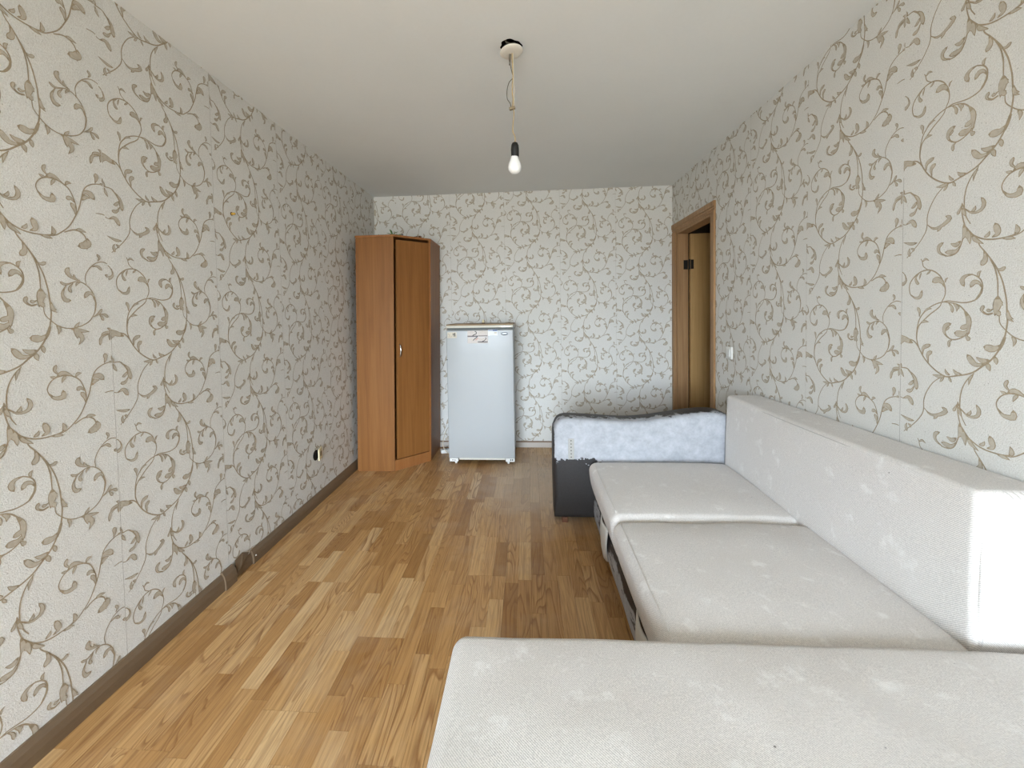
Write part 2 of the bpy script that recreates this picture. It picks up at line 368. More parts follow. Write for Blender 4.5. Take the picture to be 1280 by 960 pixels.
# ------------------------------------------------------------------ wallpaper print: one scroll repeat, [kind, width, u, v, ...] (0.1 mm, mm)
VINE = [[0,48,0,0,10,21,12,41,4,67,-7,88,-28,105,-50,112,-76,108,-100,93,-116,73,-120,51,-113,28,-93,17],[2,132,-113,30,-97,18,-78,21,-70,45],[0,37,-50,112,-67,126,-72,144,-77,153],[1,81,-71,142,-60,150,-46,143],[2,117,-81,105,-96,89,-90,71,-81,67],[1,66,-74,106,-79,94,-81,81],[1,73,-39,110,-48,102,-55,96],[2,220,12,47,0,68,-17,76,-35,69],[1,66,11,64,13,75,21,80],[0,48,0,0,-5,-12,-19,-25,-40,-40,-65,-63,-80,-80,-86,-102,-88,-130],[0,55,22,4,0,0,-19,-5,-44,-18,-65,-37,-78,-56,-85,-81,-88,-105,-87,-130,-78,-158,-60,-188,-40,-210,-14,-230,10,-242,27,-244,53,-237,84,-228,107,-217,127,-200,147,-183,162,-165,175,-143,185,-119,191,-95,194,-72,195,-55,193,-26,191,2,187,25,181,52,173,75,162,100,148,123,131,148,116,168,109,187],[0,48,0,0,22,4,48,0,73,-3,97,1,114,11,124,29,126,49,121,65,110,76,92,84,77,79],[0,81,126,46,122,26,108,6],[2,161,98,84,77,81,65,68,73,47],[1,102,116,73,114,85,122,93],[2,161,125,40,116,56,101,59,90,43],[0,48,8,1,35,-3,54,-9,70,-22,83,-41,90,-60,92,-78,90,-100],[1,168,73,-25,88,-54,88,-82,86,-107],[0,48,91,-88,78,-106,57,-118,37,-121,21,-112,10,-96,12,-81,22,-69],[2,161,24,-117,11,-98,15,-78,35,-69],[1,81,17,-94,24,-84,30,-82],[2,168,92,-60,82,-76,62,-84],[2,212,91,-85,72,-101,43,-99],[2,146,78,-101,86,-113,93,-120],[2,110,41,-120,28,-129,28,-147],[2,110,22,-1,34,-15,37,-35],[1,110,38,-2,51,-16,50,-31],[1,73,54,-8,56,-19,54,-22],[2,124,-79,-49,-79,-30,-87,-15],[1,81,-64,-33,-47,-21,-33,-21],[1,95,-74,-70,-59,-64,-43,-66],[2,154,-64,-181,-61,-156,-34,-143],[2,154,-42,-206,-45,-179,-29,-165],[1,117,20,-244,-3,-247,-27,-245],[1,95,14,-246,5,-258,-1,-265],[1,95,33,-238,22,-232,16,-219],[1,124,72,-231,54,-229,43,-217],[1,95,29,-244,34,-253,39,-261],[1,95,106,-225,96,-240,92,-261],[2,190,143,-188,110,-193,85,-164],[1,146,152,-176,130,-180,112,-170],[2,227,180,-128,162,-141,132,-137],[1,132,164,-162,168,-176,170,-187],[1,146,145,-184,148,-196,153,-209],[0,110,190,-104,183,-125,175,-143],[0,51,-62,-186,-84,-149,-102,-133,-122,-128],[1,195,-101,-142,-135,-129,-162,-115],[1,156,-128,-131,-149,-139,-155,-160],[1,101,-135,-129,-161,-131,-179,-137,-182,-153],[2,117,380,-136,350,-147,342,-176],[1,78,380,-136,381,-124,375,-114],[0,40,10,-246,-7,-256,-28,-276,-47,-308,-56,-337,-56,-365,-60,-384,-69,-400,-84,-420,-104,-441,-132,-467],[0,40,-56,-363,-40,-376,-15,-382],[2,146,-51,-368,-31,-382,-1,-376,23,-358,7,-348],[1,110,-20,236,-10,247,-4,259],[1,110,-91,211,-116,211,-147,221],[1,95,-116,195,-106,189,-108,182],[2,124,-120,196,-124,184,-120,166],[0,44,108,-221,90,-241,75,-269,68,-299,67,-325,68,-344,75,-368,87,-390],[0,44,60,311,69,290,91,273],[2,132,66,294,91,273,117,276,125,295,116,314],[1,102,88,277,98,282,101,293],[2,110,60,305,52,288,46,277],[1,124,60,296,67,279,73,266],[0,51,60,308,61,277,71,237,86,213,113,193,141,183,173,181,201,184,220,193],[0,51,71,237,86,216,109,189],[1,161,67,244,71,215,64,195],[1,161,74,227,83,204,87,177],[1,132,92,205,104,188,127,172],[1,117,80,217,77,205,78,196],[0,48,71,228,64,195,51,162,32,151,9,151],[2,139,19,149,-9,164,-13,185,4,197],[2,168,60,180,41,161,8,164],[1,146,59,193,44,182,26,189],[1,110,127,192,138,197,143,208],[2,190,149,188,165,198,156,229],[1,146,208,187,215,197,210,214],[1,110,176,180,196,178,211,174],[0,45,165,181,212,184,238,200,263,225,283,261,297,293,306,328,318,363,340,382,367,391,387,389],[0,45,285,264,287,291,280,319,269,343,252,357,230,365,204,364,184,353,172,331,177,309],[2,180,174,317,191,298,216,298,216,320],[2,148,284,264,281,285,270,303],[2,148,284,305,270,317,257,311],[1,107,256,355,264,366,276,366],[2,115,211,366,195,385,201,403],[1,148,199,364,219,374,248,361],[1,107,228,365,220,356,214,342],[1,90,199,364,190,364,181,368],[2,205,306,325,316,348,335,348,350,331],[1,139,306,319,318,333,334,334],[2,164,354,391,359,409,357,426],[0,53,246,201,272,213,292,213,309,201,315,184],[2,246,317,194,321,174,285,161],[1,123,280,214,296,217,316,213],[1,115,313,191,321,180,331,176],[1,123,315,187,309,174,316,154],[0,44,-161,-235,-144,-235,-120,-237,-103,-257,-91,-280],[2,168,-120,-239,-93,-262,-87,-286,-83,-307],[1,124,-93,-273,-107,-288,-118,-292],[2,139,-93,-295,-106,-313,-125,-316],[1,88,-146,-236,-149,-226,-152,-214],[1,110,-148,-241,-144,-255,-135,-269],[2,176,-138,-347,-114,-340,-96,-365],[0,37,-181,-344,-159,-342,-138,-347],[2,183,128,153,133,127,120,108],[2,117,162,95,175,90,188,97],[1,110,194,-24,199,-46,211,-53],[0,48,146,125,158,100,164,79,168,53,169,15],[1,234,169,15,168,-12,162,-44],[1,146,175,3,177,-9,183,-13],[1,146,167,-26,173,-38,179,-41],[0,66,157,-36,141,-39,128,-30],[2,117,135,-39,126,-26,132,-12],[2,110,158,-23,146,-29,143,-22],[0,40,174,-44,177,-66,192,-85,210,-101,233,-111,260,-112,289,-103,313,-87,330,-59,335,-31,331,-4,319,20,300,37,281,43,262,39,243,29,233,12],[2,143,243,29,230,2,238,-20,256,-20],[2,155,287,46,260,56,247,73,255,88],[1,93,281,46,270,54,267,67],[2,93,263,38,240,31,224,39],[2,112,265,38,252,19,258,5],[1,74,287,42,276,36,272,26],[2,155,333,-24,325,3,308,4,298,-12],[0,62,332,-10,335,-31,330,-59],[0,37,306,35,304,60,315,85,337,108,362,118,386,112,398,93],[2,136,395,104,399,82,386,70,371,74],[2,112,328,98,347,101,363,88],[2,105,348,119,355,131,347,144],[2,105,324,-76,343,-64,356,-47],[2,112,345,-66,353,-77,359,-89],[2,112,347,-66,364,-68,377,-78],[1,105,260,-111,270,-103,278,-92],[1,112,207,-101,215,-114,212,-131],[1,136,248,-113,279,-121,309,-126],[1,172,253,-111,273,-129,284,-148,271,-169],[1,117,256,-111,267,-134,269,-148],[1,93,198,-34,198,-50,212,-61]]
TU, TV = 0.532, 0.63
def stroke_quads():
    """the repeat as quads in (u, v, layer): stems and leaf outlines on layer 1, leaf fill on layer 2"""
    Q = []
    for ri, rec in enumerate(VINE):
        kind, w = rec[0], rec[1] / 1e4
        pts = [(rec[i] / 1e3, rec[i + 1] / 1e3, 0) for i in range(2, len(rec), 2)]
        for lay in ((1,) if kind == 0 else (1, 2)):
            P = crom(pts, 5 if kind == 0 else max(3, 10 // (len(pts) - 1)))
            n = len(P) - 1; E = []
            for i, q in enumerate(P):
                t = i / n
                d = (P[min(i + 1, n)] - P[max(i - 1, 0)]); d.normalize(); nn = Vector((-d.y, d.x, 0))
                if kind == 0: ww = w * (0.66 + 0.22 * math.sin(math.pi * t))
                elif kind == 1: ww = w * (0.12 + 0.88 * math.sin(math.pi * t ** 0.85)) if t < 1 else 0.0
                else: ww = w * (0.15 + 0.85 * (t / 0.66) ** 0.9) if t < 0.66 else w * math.sqrt(max(0.0, 1 - ((t - 0.66) / 0.34) ** 2)) + 1e-5
                if lay == 2:
                    if t < 0.12 or t > 0.97: E.append(None); continue
                    ww = max(ww - 0.0040, 0.0)
                if kind: ww = max(ww, 0.0008)
                E.append((q + nn * ww / 2, q - nn * ww / 2))
            for a, b in zip(E, E[1:]):
                if a and b: Q.append(([(a[0].x, a[0].y), (a[1].x, a[1].y), (b[1].x, b[1].y), (b[0].x, b[0].y)], lay, 0.0002 + 0.000005 * ri + (0.0008 if lay == 2 else 0.0)))
    return Q
QUADS = stroke_quads()
def clip(poly, u0, u1, v0, v1):
    for ax, lim, sg in ((0, u0, 1), (0, u1, -1), (1, v0, 1), (1, v1, -1)):
        if all(sg * (p[ax] - lim) >= 0 for p in poly): continue
        out = []
        for i, p in enumerate(poly):
            q = poly[(i + 1) % len(poly)]; a = sg * (p[ax] - lim); b = sg * (q[ax] - lim)
            if a >= 0: out.append(p)
            if a * b < 0:
                t = a / (a - b); out.append((p[0] + (q[0] - p[0]) * t, p[1] + (q[1] - p[1]) * t))
        poly = out
        if len(poly) < 3: return None
    return poly
def paper_print(bm, nodes, regions, place):
    """lay the print in strips; nodes = (s, v) of the scroll crossing in each strip, regions = paper rectangles"""
    for (sn, vn) in nodes:
        s0, s1 = sn - 0.15, sn - 0.15 + TU
        for (a0, a1, b0, b1) in regions:
            u0, u1 = max(s0, a0), min(s1, a1)
            if u1 - u0 < 1e-4: continue
            for kv in range(-5, 6):
                vc = vn + kv * TV
                if vc + 0.5 < b0 or vc - 0.5 > b1: continue
                for ku in (-1, 0, 1):
                    for q, lay, off in QUADS:
                        pp = [(sn + ku * TU + x, vc + y) for x, y in q]
                        xs = [p[0] for p in pp]; ys = [p[1] for p in pp]
                        if max(xs) <= u0 or min(xs) >= u1 or max(ys) <= b0 or min(ys) >= b1: continue
                        pp = clip(pp, u0, u1, b0, b1)
                        if not pp: continue
                        f = bm.faces.new([bm.verts.new(place(x, y, off)) for x, y in pp]); f.material_index = lay
def seam_line(bm, s, v0, v1, w, place):
    f = bm.faces.new([bm.verts.new(place(x, y, 0.0002)) for x, y in ((s - w, v0), (s + w, v0), (s + w, v1), (s - w, v1))]); f.material_index = 3
PM = ['paper', 'vine_dark', 'vine_light', 'seam']

# ------------------------------------------------------------------ room shell
bm = nb(); box(bm, XL - 0.12, XL, YR - 0.3, YB + 0.12, -0.05, H + 0.05)
nl = [(1.568 - TU * 2, 1.40), (1.034, 1.404), (1.568, 1.398), (2.105, 1.338), (2.645, 1.285), (3.187, 1.551), (3.72, 1.40)]
nl += [(1.568 - TU * k, 1.40) for k in range(3, 10)]
pL = lambda s, v, o: (XL + o, s, v)
paper_print(bm, nl, [(YR, YB, 0.06, H)], pL)
for s, v0, v1 in ((1.418, 0.07, 1.25), (1.955, 0.07, H), (2.495, 0.3, H)): seam_line(bm, s, v0, v1, 0.0005, pL)
wall_left = struct(obj('wall_left', bm, PM, smooth='keep' if False else False), 'wall papered with brown scrolling vines on beige, opposite the sofa')

DY0, DY1, DZ = 3.275, 4.035, 2.035                   # doorway in the right wall
bm = nb()
box(bm, XR, XR + 0.1, YR - 0.3, DY0, -0.05, H + 0.05); box(bm, XR, XR + 0.1, DY1, YB + 0.12, -0.05, H + 0.05); box(bm, XR, XR + 0.1, DY0, DY1, DZ, H + 0.05)
nr = [(-1.516 + TU * 2, 1.36), (-1.516 + TU, 1.40), (-1.516, 1.325), (-2.051, 1.216), (-2.578, 1.367), (-3.11, 1.637), (-3.64, 1.45), (-4.172, 1.55)]
nr += [(-1.516 + TU * k, 1.36) for k in range(3, 10)]
pR = lambda s, v, o: (XR - o, -s, v)
paper_print(bm, nr, [(-DY0, -YR, 0.06, H), (-DY1, -DY0, DZ, H), (-YB, -DY1, 0.06, H)], pR)
for s, v0, v1 in ((-1.666, 0.75, 1.78), (-2.201, 0.8, 1.6), (-2.728, 0.8, H)): seam_line(bm, s, v0, v1, 0.0006 if s > -2 else 0.0004, pR)
wall_right = struct(obj('wall_right', bm, PM), 'wall papered with brown scrolling vines on beige, behind the sofa backrest')

bm = nb(); box(bm, XL - 0.12, XR + 0.1, YB, YB + 0.12, -0.05, H + 0.05)
nbk = [(-1.657, 1.72), (-1.125, 1.80), (-0.592, 1.871), (-0.062, 1.567), (0.471, 1.511), (0.995, 1.460)]
pB = lambda s, v, o: (s, YB - o, v)
paper_print(bm, nbk, [(XL, XR, 0.05, H)], pB)
for s in (-0.742, -0.212, 0.321, 0.845): seam_line(bm, s, 0.06, H, 0.0004, pB)
wall_back = struct(obj('wall_back', bm, PM), 'far wall papered with brown scrolling vines, behind the fridge')

bm = nb()
box(bm, XL - 0.12, WX0, YR - 0.3, YR, -0.05, H + 0.05); box(bm, WX1, XR + 0.1, YR - 0.3, YR, -0.05, H + 0.05)
box(bm, WX0, WX1, YR - 0.3, YR, -0.05, WZ0); box(bm, WX0, WX1, YR - 0.3, YR, WZ1, H + 0.05)
struct(obj('wall_rear', bm, 'paper'))
w1 = struct(empty('window_1', ((WX0 + WX1) / 2, YR - 0.12, WZ0)))
bm = nb(); cx = w1.location.x; wh = (WX1 - WX0) / 2; hh = WZ1 - WZ0
for a in ((-wh, -wh + 0.06, 0, hh), (wh - 0.06, wh, 0, hh), (-wh, wh, 0, 0.06), (-wh, wh, hh - 0.06, hh)): box(bm, a[0], a[1], -0.03, 0.03, a[2], a[3])
obj('window_frame', bm, 'window_white', w1)
for x in (-wh / 3, wh / 3):
    bm = nb(); box(bm, x - 0.035, x + 0.035, -0.03, 0.03, 0.06, hh - 0.06); obj('mullion', bm, 'window_white', w1)
bm = nb(); box(bm, -wh, wh, 0.03, 0.16, 0.0, 0.03); obj('window_sill', bm, 'window_white', w1)

# ceiling with the round hole for the lamp wiring
HX, HY, HR = -0.056, 1.902, 0.047
bm = nb(); N = 32; inner = []; outer = []; topi = []
x0, x1, y0, y1 = XL - 0.1, XR + 0.08, YR - 0.3, YB + 0.1
for k in range(N):
    a = 2 * math.pi * k / N; c, s = math.cos(a), math.sin(a); wob = 1 + 0.10 * math.sin(3 * a + 1) + 0.05 * math.sin(7 * a)
    inner.append(bm.verts.new((HX + HR * wob * c, HY + HR * 0.9 * wob * s, H)))
    topi.append(bm.verts.new((HX + HR * wob * c, HY + HR * 0.9 * wob * s, H + 0.08)))
    tx = (x1 - HX) / c if c > 1e-9 else ((x0 - HX) / c if c < -1e-9 else 1e9); ty = (y1 - HY) / s if s > 1e-9 else ((y0 - HY) / s if s < -1e-9 else 1e9)
    t = min(tx, ty); outer.append(bm.verts.new((HX + c * t, HY + s * t, H)))
corner = {}
for k in range(N):
    j = (k + 1) % N; a, b = outer[k].co, outer[j].co
    ring = [inner[k], outer[k]]
    if abs(a.x - b.x) > 1e-5 and abs(a.y - b.y) > 1e-5:
        ring.append(bm.verts.new((x1 if max(a.x, b.x) > x1 - 1e-4 else x0, y1 if max(a.y, b.y) > y1 - 1e-4 else y0, H)))
    ring += [outer[j], inner[j]]
    bm.faces.new(ring).material_index = 0
    bm.faces.new((inner[k], inner[j], topi[j], topi[k])).material_index = 1
bm.faces.new(topi).material_index = 1
ceiling = struct(obj('ceiling', bm, ['ceiling', 'void']))

# floor: dark underlay, oak staves laid as single pieces
bm = nb(); box(bm, XL - 0.1, XR + 1.6, YR - 0.3, YB + 0.5, -0.06, -0.0045)
floor = struct(obj('floor', bm, 'underlay'), 'oak strip laminate floor running towards the fridge')
SW = 0.065; rows = []
x = XL + 0.004; r = 0
rest = nb(); rest_rnd = []
def stave_rand():
    t = random.random(); return (0.5 + 0.5 * (t - 0.5) * random.choice((1, 1, 1.9)), random.random(), random.random())
def add_color(me, cols):
    at = me.color_attributes.new('stave', 'FLOAT_COLOR', 'CORNER'); i = 0
    for pgn in me.polygons:
        for li in pgn.loop_indices: at.data[li].color = (*cols[pgn.index], 1)
board = 0; n_st = 0
while x < XR - 0.005:
    xe = min(x + SW, XR - 0.003)
    y = YR + 0.01 - random.uniform(0, 0.4)
    if r % 3 == 0: joint = random.uniform(0, 1.29)
    while y < YB - 0.005:
        L = random.choice((0.27, 0.33, 0.38, 0.43, 0.5)) * random.uniform(0.95, 1.05)
        ye = y + L
        # board ends: all three strips of one board stop together
        nxt = YR + joint + math.ceil((y - YR - joint + 0.03) / 1.29) * 1.29
        if ye > nxt - 0.12: ye = nxt
        ya, yb = max(y, YR + 0.004), min(ye, YB - 0.004)
        if yb - ya > 0.01:
            rnd = stave_rand(); dz = random.uniform(-0.00025, 0.0)
            xm, ym = (x + xe) / 2, (ya + yb) / 2
            seen = (xm < 0.47 and ym > 1.0) or (xm < -0.15 and ym > 0.55)
            if xm < -0.9 and ym > 3.5: seen = False
            if -0.72 < xm < -0.12 and ya > 3.65: seen = False
            if ym < 1.2 and xm > -0.12: seen = False
            g = 0.0003 if r % 3 else 0.0006
            if seen and n_st < 299:
                bm = nb(); box(bm, x + g, xe - 0.0003, ya + 0.0004, yb - 0.0004, -0.006, dz)
                o = obj('plank', bm, 'stave', floor, bevel=0)
                add_color(o.data, [rnd] * 6); n_st += 1
            else:
                box(rest, x + g, xe - 0.0003, ya + 0.0004, yb - 0.0004, -0.006, dz); rest_rnd += [rnd] * 6
        y = ye
    x += SW; r += 1
o = obj('planks', rest, 'stave', floor); add_color(o.data, rest_rnd); o['kind'] = 'stuff'

# hall behind the doorway
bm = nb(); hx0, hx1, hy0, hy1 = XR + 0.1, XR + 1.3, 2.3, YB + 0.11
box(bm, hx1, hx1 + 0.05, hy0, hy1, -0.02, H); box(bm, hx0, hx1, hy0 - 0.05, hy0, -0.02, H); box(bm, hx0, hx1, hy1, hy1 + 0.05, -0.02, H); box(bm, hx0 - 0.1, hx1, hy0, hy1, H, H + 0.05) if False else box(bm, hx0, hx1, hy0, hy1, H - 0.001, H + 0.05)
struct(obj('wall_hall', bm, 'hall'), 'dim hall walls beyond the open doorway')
bm = nb(); box(bm, XR, hx1, DY0, DY1, -0.006, 0.0); obj('threshold', bm, 'oak_trim', floor)

# skirting
def skirt_profile(bm, y0, y1, h=0.07, d=0.022, x0=XL, tilt=0.0, yshift=0.0):
    pr = [(0, 0), (d, 0), (d, h * 0.45), (d * 0.8, h * 0.75), (d * 0.35, h), (0, h)]
    A = [bm.verts.new((x0 + a, y0, z)) for a, z in pr]; B = [bm.verts.new((x0 + a + tilt, y1, z)) for a, z in pr]
    n = len(pr); bm.faces.new(A); bm.faces.new(B[::-1])
    for i in range(n): bm.faces.new((A[i], B[i], B[(i + 1) % n], A[(i + 1) % n]))
    return bm
bl = struct(empty('baseboard_left', (XL, 1.5, 0)), 'brown plastic skirting with a broken joint along the vine wall')
def at_parent(o, par): o.parent = par; o.matrix_parent_inverse = Matrix.Translation(-Vector(par.location)); return o
at_parent(obj('skirting_length', skirt_profile(nb(), YR, 1.955, 0.078), 'skirting'), bl)
at_parent(obj('skirting_length', skirt_profile(nb(), 2.115, YB, 0.074), 'skirting'), bl)
bm = skirt_profile(nb(), 1.895, 1.972, 0.086, 0.029); at_parent(obj('joint_clip', bm, 'skirting'), bl)
bm = skirt_profile(nb(), 1.975, 2.113, 0.062, 0.012); at_parent(obj('bent_skirting_end', bm, 'skirting', bevel=0.002), bl)
bm = nb(); v = [bm.verts.new(p) for p in ((XL + 0.004, 2.10, 0.074), (XL + 0.018, 2.02, 0.052), (XL + 0.02, 1.985, 0.03), (XL + 0.004, 1.99, 0.092), (XL + 0.002, 2.05, 0.1))]
f = bm.faces.new(v); e = bmesh.ops.extrude_face_region(bm, geom=[f]); bmesh.ops.translate(bm, vec=(0.003, 0, 0), verts=[g for g in e['geom'] if isinstance(g, bmesh.types.BMVert)])
at_parent(obj('split_lip', bm, 'skirting'), bl)
bm = lathe(nb(), [(0.0001, 0.004), (0.003, 0.0035), (0.0042, 0.0)], sides=10, mat=Matrix.Translation((XL + 0.0215, 2.13, 0.04)) @ Matrix.Rotation(math.radians(90), 4, 'Y')); at_parent(obj('screw_head', bm, 'white_plastic', smooth=True), bl)

bb = struct(empty('baseboard_back', (0, YB, 0)), 'pale skirting with a brown upper lip along the far wall')
def back_len(x0, x1):
    bm = nb(); box(bm, x0, x1, YB - 0.02, YB, 0, 0.05); at_parent(obj('skirting_length', bm, 'skirting_pale', bevel=0.003), bb)
    bm = nb(); box(bm, x0, x1, YB - 0.017, YB, 0.05, 0.06); at_parent(obj('upper_lip', bm, 'skirting_lip', bevel=0.002), bb)
back_len(XL, -0.86); back_len(-0.858, XR - 0.02)
br = struct(empty('baseboard_right', (XR, 2, 0)))
bm = nb(); box(bm, XR - 0.02, XR, YR, 3.19, 0, 0.06); at_parent(obj('skirting_length', bm, 'skirting', bevel=0.003), br)

# ------------------------------------------------------------------ door
d1 = struct(empty('door_1', (XR, (DY0 + DY1) / 2, 0)), 'open oak veneered door in its moulded oak frame')
def dpart(name, bm, m, par=d1, **k):
    o = obj(name, bm, m, None, **k); o.parent = par
    o.matrix_parent_inverse = Matrix.Translation(-Vector(d1.location)); return o
def casing(y0, y1, z0, z1, sgn, horiz=False):
    """stepped moulding board: thick outer band, stepped inner band"""
    bm = nb()
    if not horiz:
        ya, yb = (y0, y1) if sgn > 0 else (y1, y0); w = yb - ya
        for a, b, t in ((0, 0.55, 0.016), (0.55, 0.80, 0.012), (0.80, 1.0, 0.008)):
            p, q = sorted((ya + w * a, ya + w * b)); box(bm, XR - t, XR - 0.0004, p, q, z0, z1)
    else:
        h = z1 - z0
        for a, b, t in ((0, 0.2, 0.008), (0.2, 0.45, 0.012), (0.45, 1.0, 0.017)): box(bm, XR - t, XR - 0.0004, y0, y1, z0 + h * a, z0 + h * b)
    return bm
dpart('casing', casing(DY0 - 0.068, DY0 + 0.004, 0, DZ + 0.0, 1), 'oak_trim', bevel=0.002)
dpart('casing', casing(DY1 - 0.004, DY1 + 0.066, 0, DZ + 0.0, -1), 'oak_trim', bevel=0.002)
dpart('casing', casing(DY0 - 0.070, DY1 + 0.076, DZ - 0.004, DZ + 0.072, 1, True), 'oak_trim', bevel=0.002)
for yy0, yy1 in ((DY0, DY0 + 0.022), (DY1 - 0.022, DY1)):
    bm = nb(); box(bm, XR, XR + 0.1, yy0, yy1, 0, DZ - 0.001); dpart('jamb', bm, 'oak_trim')
bm = nb(); box(bm, XR, XR + 0.1, DY0 + 0.022, DY1 - 0.022, DZ - 0.023, DZ - 0.001); dpart('head_jamb', bm, 'oak_trim')
for yy0, yy1 in ((DY1 - 0.034, DY1 - 0.022), (DY0 + 0.022, DY0 + 0.034)):
    bm = nb(); box(bm, XR + 0.002, XR + 0.055, yy0, yy1, 0, DZ - 0.023); dpart('door_stop', bm, 'oak_trim')
# the leaf stands open into the hall, turned on the far jamb
bm = nb(); box(bm, XR + 0.108, XR + 0.108 + 0.69, DY1 - 0.058, DY1 - 0.018, 0.012, 2.005); leaf = dpart('door_leaf', bm, 'oak_leaf', bevel=0.003)
for z in (1.73, 0.28):
    h = dpart('hinge', lathe(nb(), [(0.007, -0.045), (0.008, -0.04), (0.008, 0.04), (0.007, 0.045)], (XR + 0.098, DY1 - 0.060, z), 12), 'dark_metal', smooth=True)
    bm = nb(); box(bm, XR + 0.060, XR + 0.098, DY1 - 0.039, DY1 - 0.0345, z - 0.045, z + 0.045) if False else box(bm, XR + 0.058, XR + 0.096, DY1 - 0.026, DY1 - 0.0215, z - 0.042, z + 0.042)
    box(bm, XR + 0.110, XR + 0.135, DY1 - 0.0605, DY1 - 0.057, z - 0.042, z + 0.042); dpart('hinge_plate', bm, 'dark_metal')
bm = tube(nb(), [(XR + 0.75, DY1 - 0.06, 1.02), (XR + 0.75, DY1 - 0.10, 1.02), (XR + 0.73, DY1 - 0.105, 1.02), (XR + 0.64, DY1 - 0.105, 1.02)], 0.008); dpart('door_handle', bm, 'dark_metal', smooth=True)

# ------------------------------------------------------------------ corner wardrobe
RACK = 0.020; WH = 1.985; A0 = (-1.452, 3.456); P1 = (-1.130, 3.456); P2 = (-0.878, 3.716); B0 = (-0.878, 4.108); C0 = (-1.452, 4.108)
wd = tag(empty('corner_wardrobe', (-1.2, 3.8, 0)), 'tall orange-brown corner wardrobe with an angled door, beside the fridge', 'wardrobe')
def child(name, bm, m, par, root=None, **k):
    o = obj(name, bm, m, None, **k); o.parent = par; base = root or par
    if par is base: o.matrix_parent_inverse = Matrix.Translation(-Vector(base.location))
    if base is wd:                                   # the old carcass has racked a little to the right
        for v_ in o.data.vertices: v_.co.x += RACK * (v_.co.z - 0.3)
    return o
t = 0.017
bm = nb(); box(bm, A0[0], P1[0], A0[1], A0[1] + t, 0.0, WH - t); child('front_panel', bm, 'alder', wd, bevel=0.001)
bm = nb(); box(bm, A0[0], A0[0] + t, A0[1] + t, C0[1], 0.0, WH - t); child('side_panel', bm, 'alder', wd)
bm = nb(); box(bm, P2[0] - t, P2[0], P2[1], B0[1], 0.0, WH - t); child('side_panel', bm, 'alder', wd, bevel=0.001)
bm = nb(); box(bm, A0[0] + t, P2[0] - t, C0[1] - 0.006, C0[1], 0.0, WH - t); child('back_panel', bm, 'alder', wd)
top_pts = [(A0[0] - 0.004, A0[1] - 0.004), (P1[0] + 0.002, P1[1] - 0.004), (P2[0] + 0.003, P2[1] - 0.002), (B0[0] + 0.003, B0[1]), (C0[0] - 0.004, C0[1])]
child('top_panel', prism(nb(), top_pts, WH - t, WH), 'alder_edge', wd, bevel=0.0015)
child('bottom_panel', prism(nb(), [(A0[0] + t, A0[1] + t), (P1[0] - 0.01, P1[1] + t), (P2[0] - t, P2[1] + 0.012), (B0[0] - t, B0[1] - 0.01), (C0[0] + t, C0[1] - 0.01)], 0.075, 0.092), 'alder', wd)
# things set on the slanting front: x along the front, y outwards
dv = Vector((P2[0] - P1[0], P2[1] - P1[1], 0)); DL = dv.length; dv.normalize(); dnrm = Vector((dv.y, -dv.x, 0))
def slant(bm):
    Mx = Matrix(((dv.x, dnrm.x, 0, P1[0]), (dv.y, dnrm.y, 0, P1[1]), (0, 0, 1, 0), (0, 0, 0, 1)))
    bmesh.ops.transform(bm, matrix=Mx, verts=bm.verts); return bm
bm = slant(box(nb(), 0.028, DL - 0.016, -0.020, -0.003, 0.098, WH - t - 0.022)); door = child('door', bm, 'alder', wd, bevel=0.0012)
bm = slant(box(nb(), 0.006, DL - 0.012, -0.022, -0.004, 0.0, 0.090)); child('plinth', bm, 'alder_edge', wd, bevel=0.001)
bm = slant(box(nb(), DL - 0.015, DL - 0.001, -0.02, 0.0005, 0.0, WH - t)); child('corner_stile', bm, 'alder_edge', wd)
bm = slant(tube(nb(), [(0.05, -0.002, 0.965), (0.05, 0.016, 0.978), (0.05, 0.024, 1.018), (0.05, 0.016, 1.058), (0.05, -0.002, 1.071)], 0.0055, 10))
child('handle', bm, 'chrome', door, wd, smooth=True)
for z in (0.30, 1.05, 1.75):
    bm = slant(box(nb(), DL - 0.05, DL - 0.017, -0.028, -0.0185, z - 0.02, z + 0.02)); child('hinge', bm, 'chrome', door, wd)

# odds and ends lying on the wardrobe
sprig = tag(empty('leaf_sprig', (-1.118, 3.50, WH)), 'small green pointed leaf sprig lying on top of the wardrobe', 'plant sprig')
def leaf_mesh(L, w, up, yaw, cx=0):
    bm = nb(); rows_ = []
    for i in range(7):
        tt = i / 6; ww = w * math.sin(math.pi * (0.1 + 0.9 * tt)) ** 0.8 if tt < 1 else 0.0005; zc = up * tt * (1.35 - 0.35 * tt)
        xx = cx + L * tt * math.cos(yaw); yy = L * tt * math.sin(yaw); nx, ny = -math.sin(yaw), math.cos(yaw)
        rows_.append([bm.verts.new((xx + nx * s * ww, yy + ny * s * ww, zc + 0.004 + abs(s) * 0.3 * ww)) for s in (-1, 0, 1)])
    for a, b in zip(rows_, rows_[1:]):
        for k in (0, 1): bm.faces.new((a[k], a[k + 1], b[k + 1], b[k]))
    e = bmesh.ops.extrude_face_region(bm, geom=bm.faces[:]); bmesh.ops.translate(bm, vec=(0, 0, 0.0012), verts=[g for g in e['geom'] if isinstance(g, bmesh.types.BMVert)])
    return bm
for L, w, up, yaw in ((0.03, 0.012, 0.05, 2.6), (0.05, 0.012, 0.028, 0.4), (0.045, 0.010, 0.014, 3.4)):
    obj('leaf', leaf_mesh(L, w, up, yaw), 'green_leaf', sprig, smooth=True)
obj('stem', tube(nb(), [(-0.05, 0.01, 0.004), (0, 0, 0.006), (0.07, 0.012, 0.004)], 0.003, 6), 'green_leaf', sprig, smooth=True)
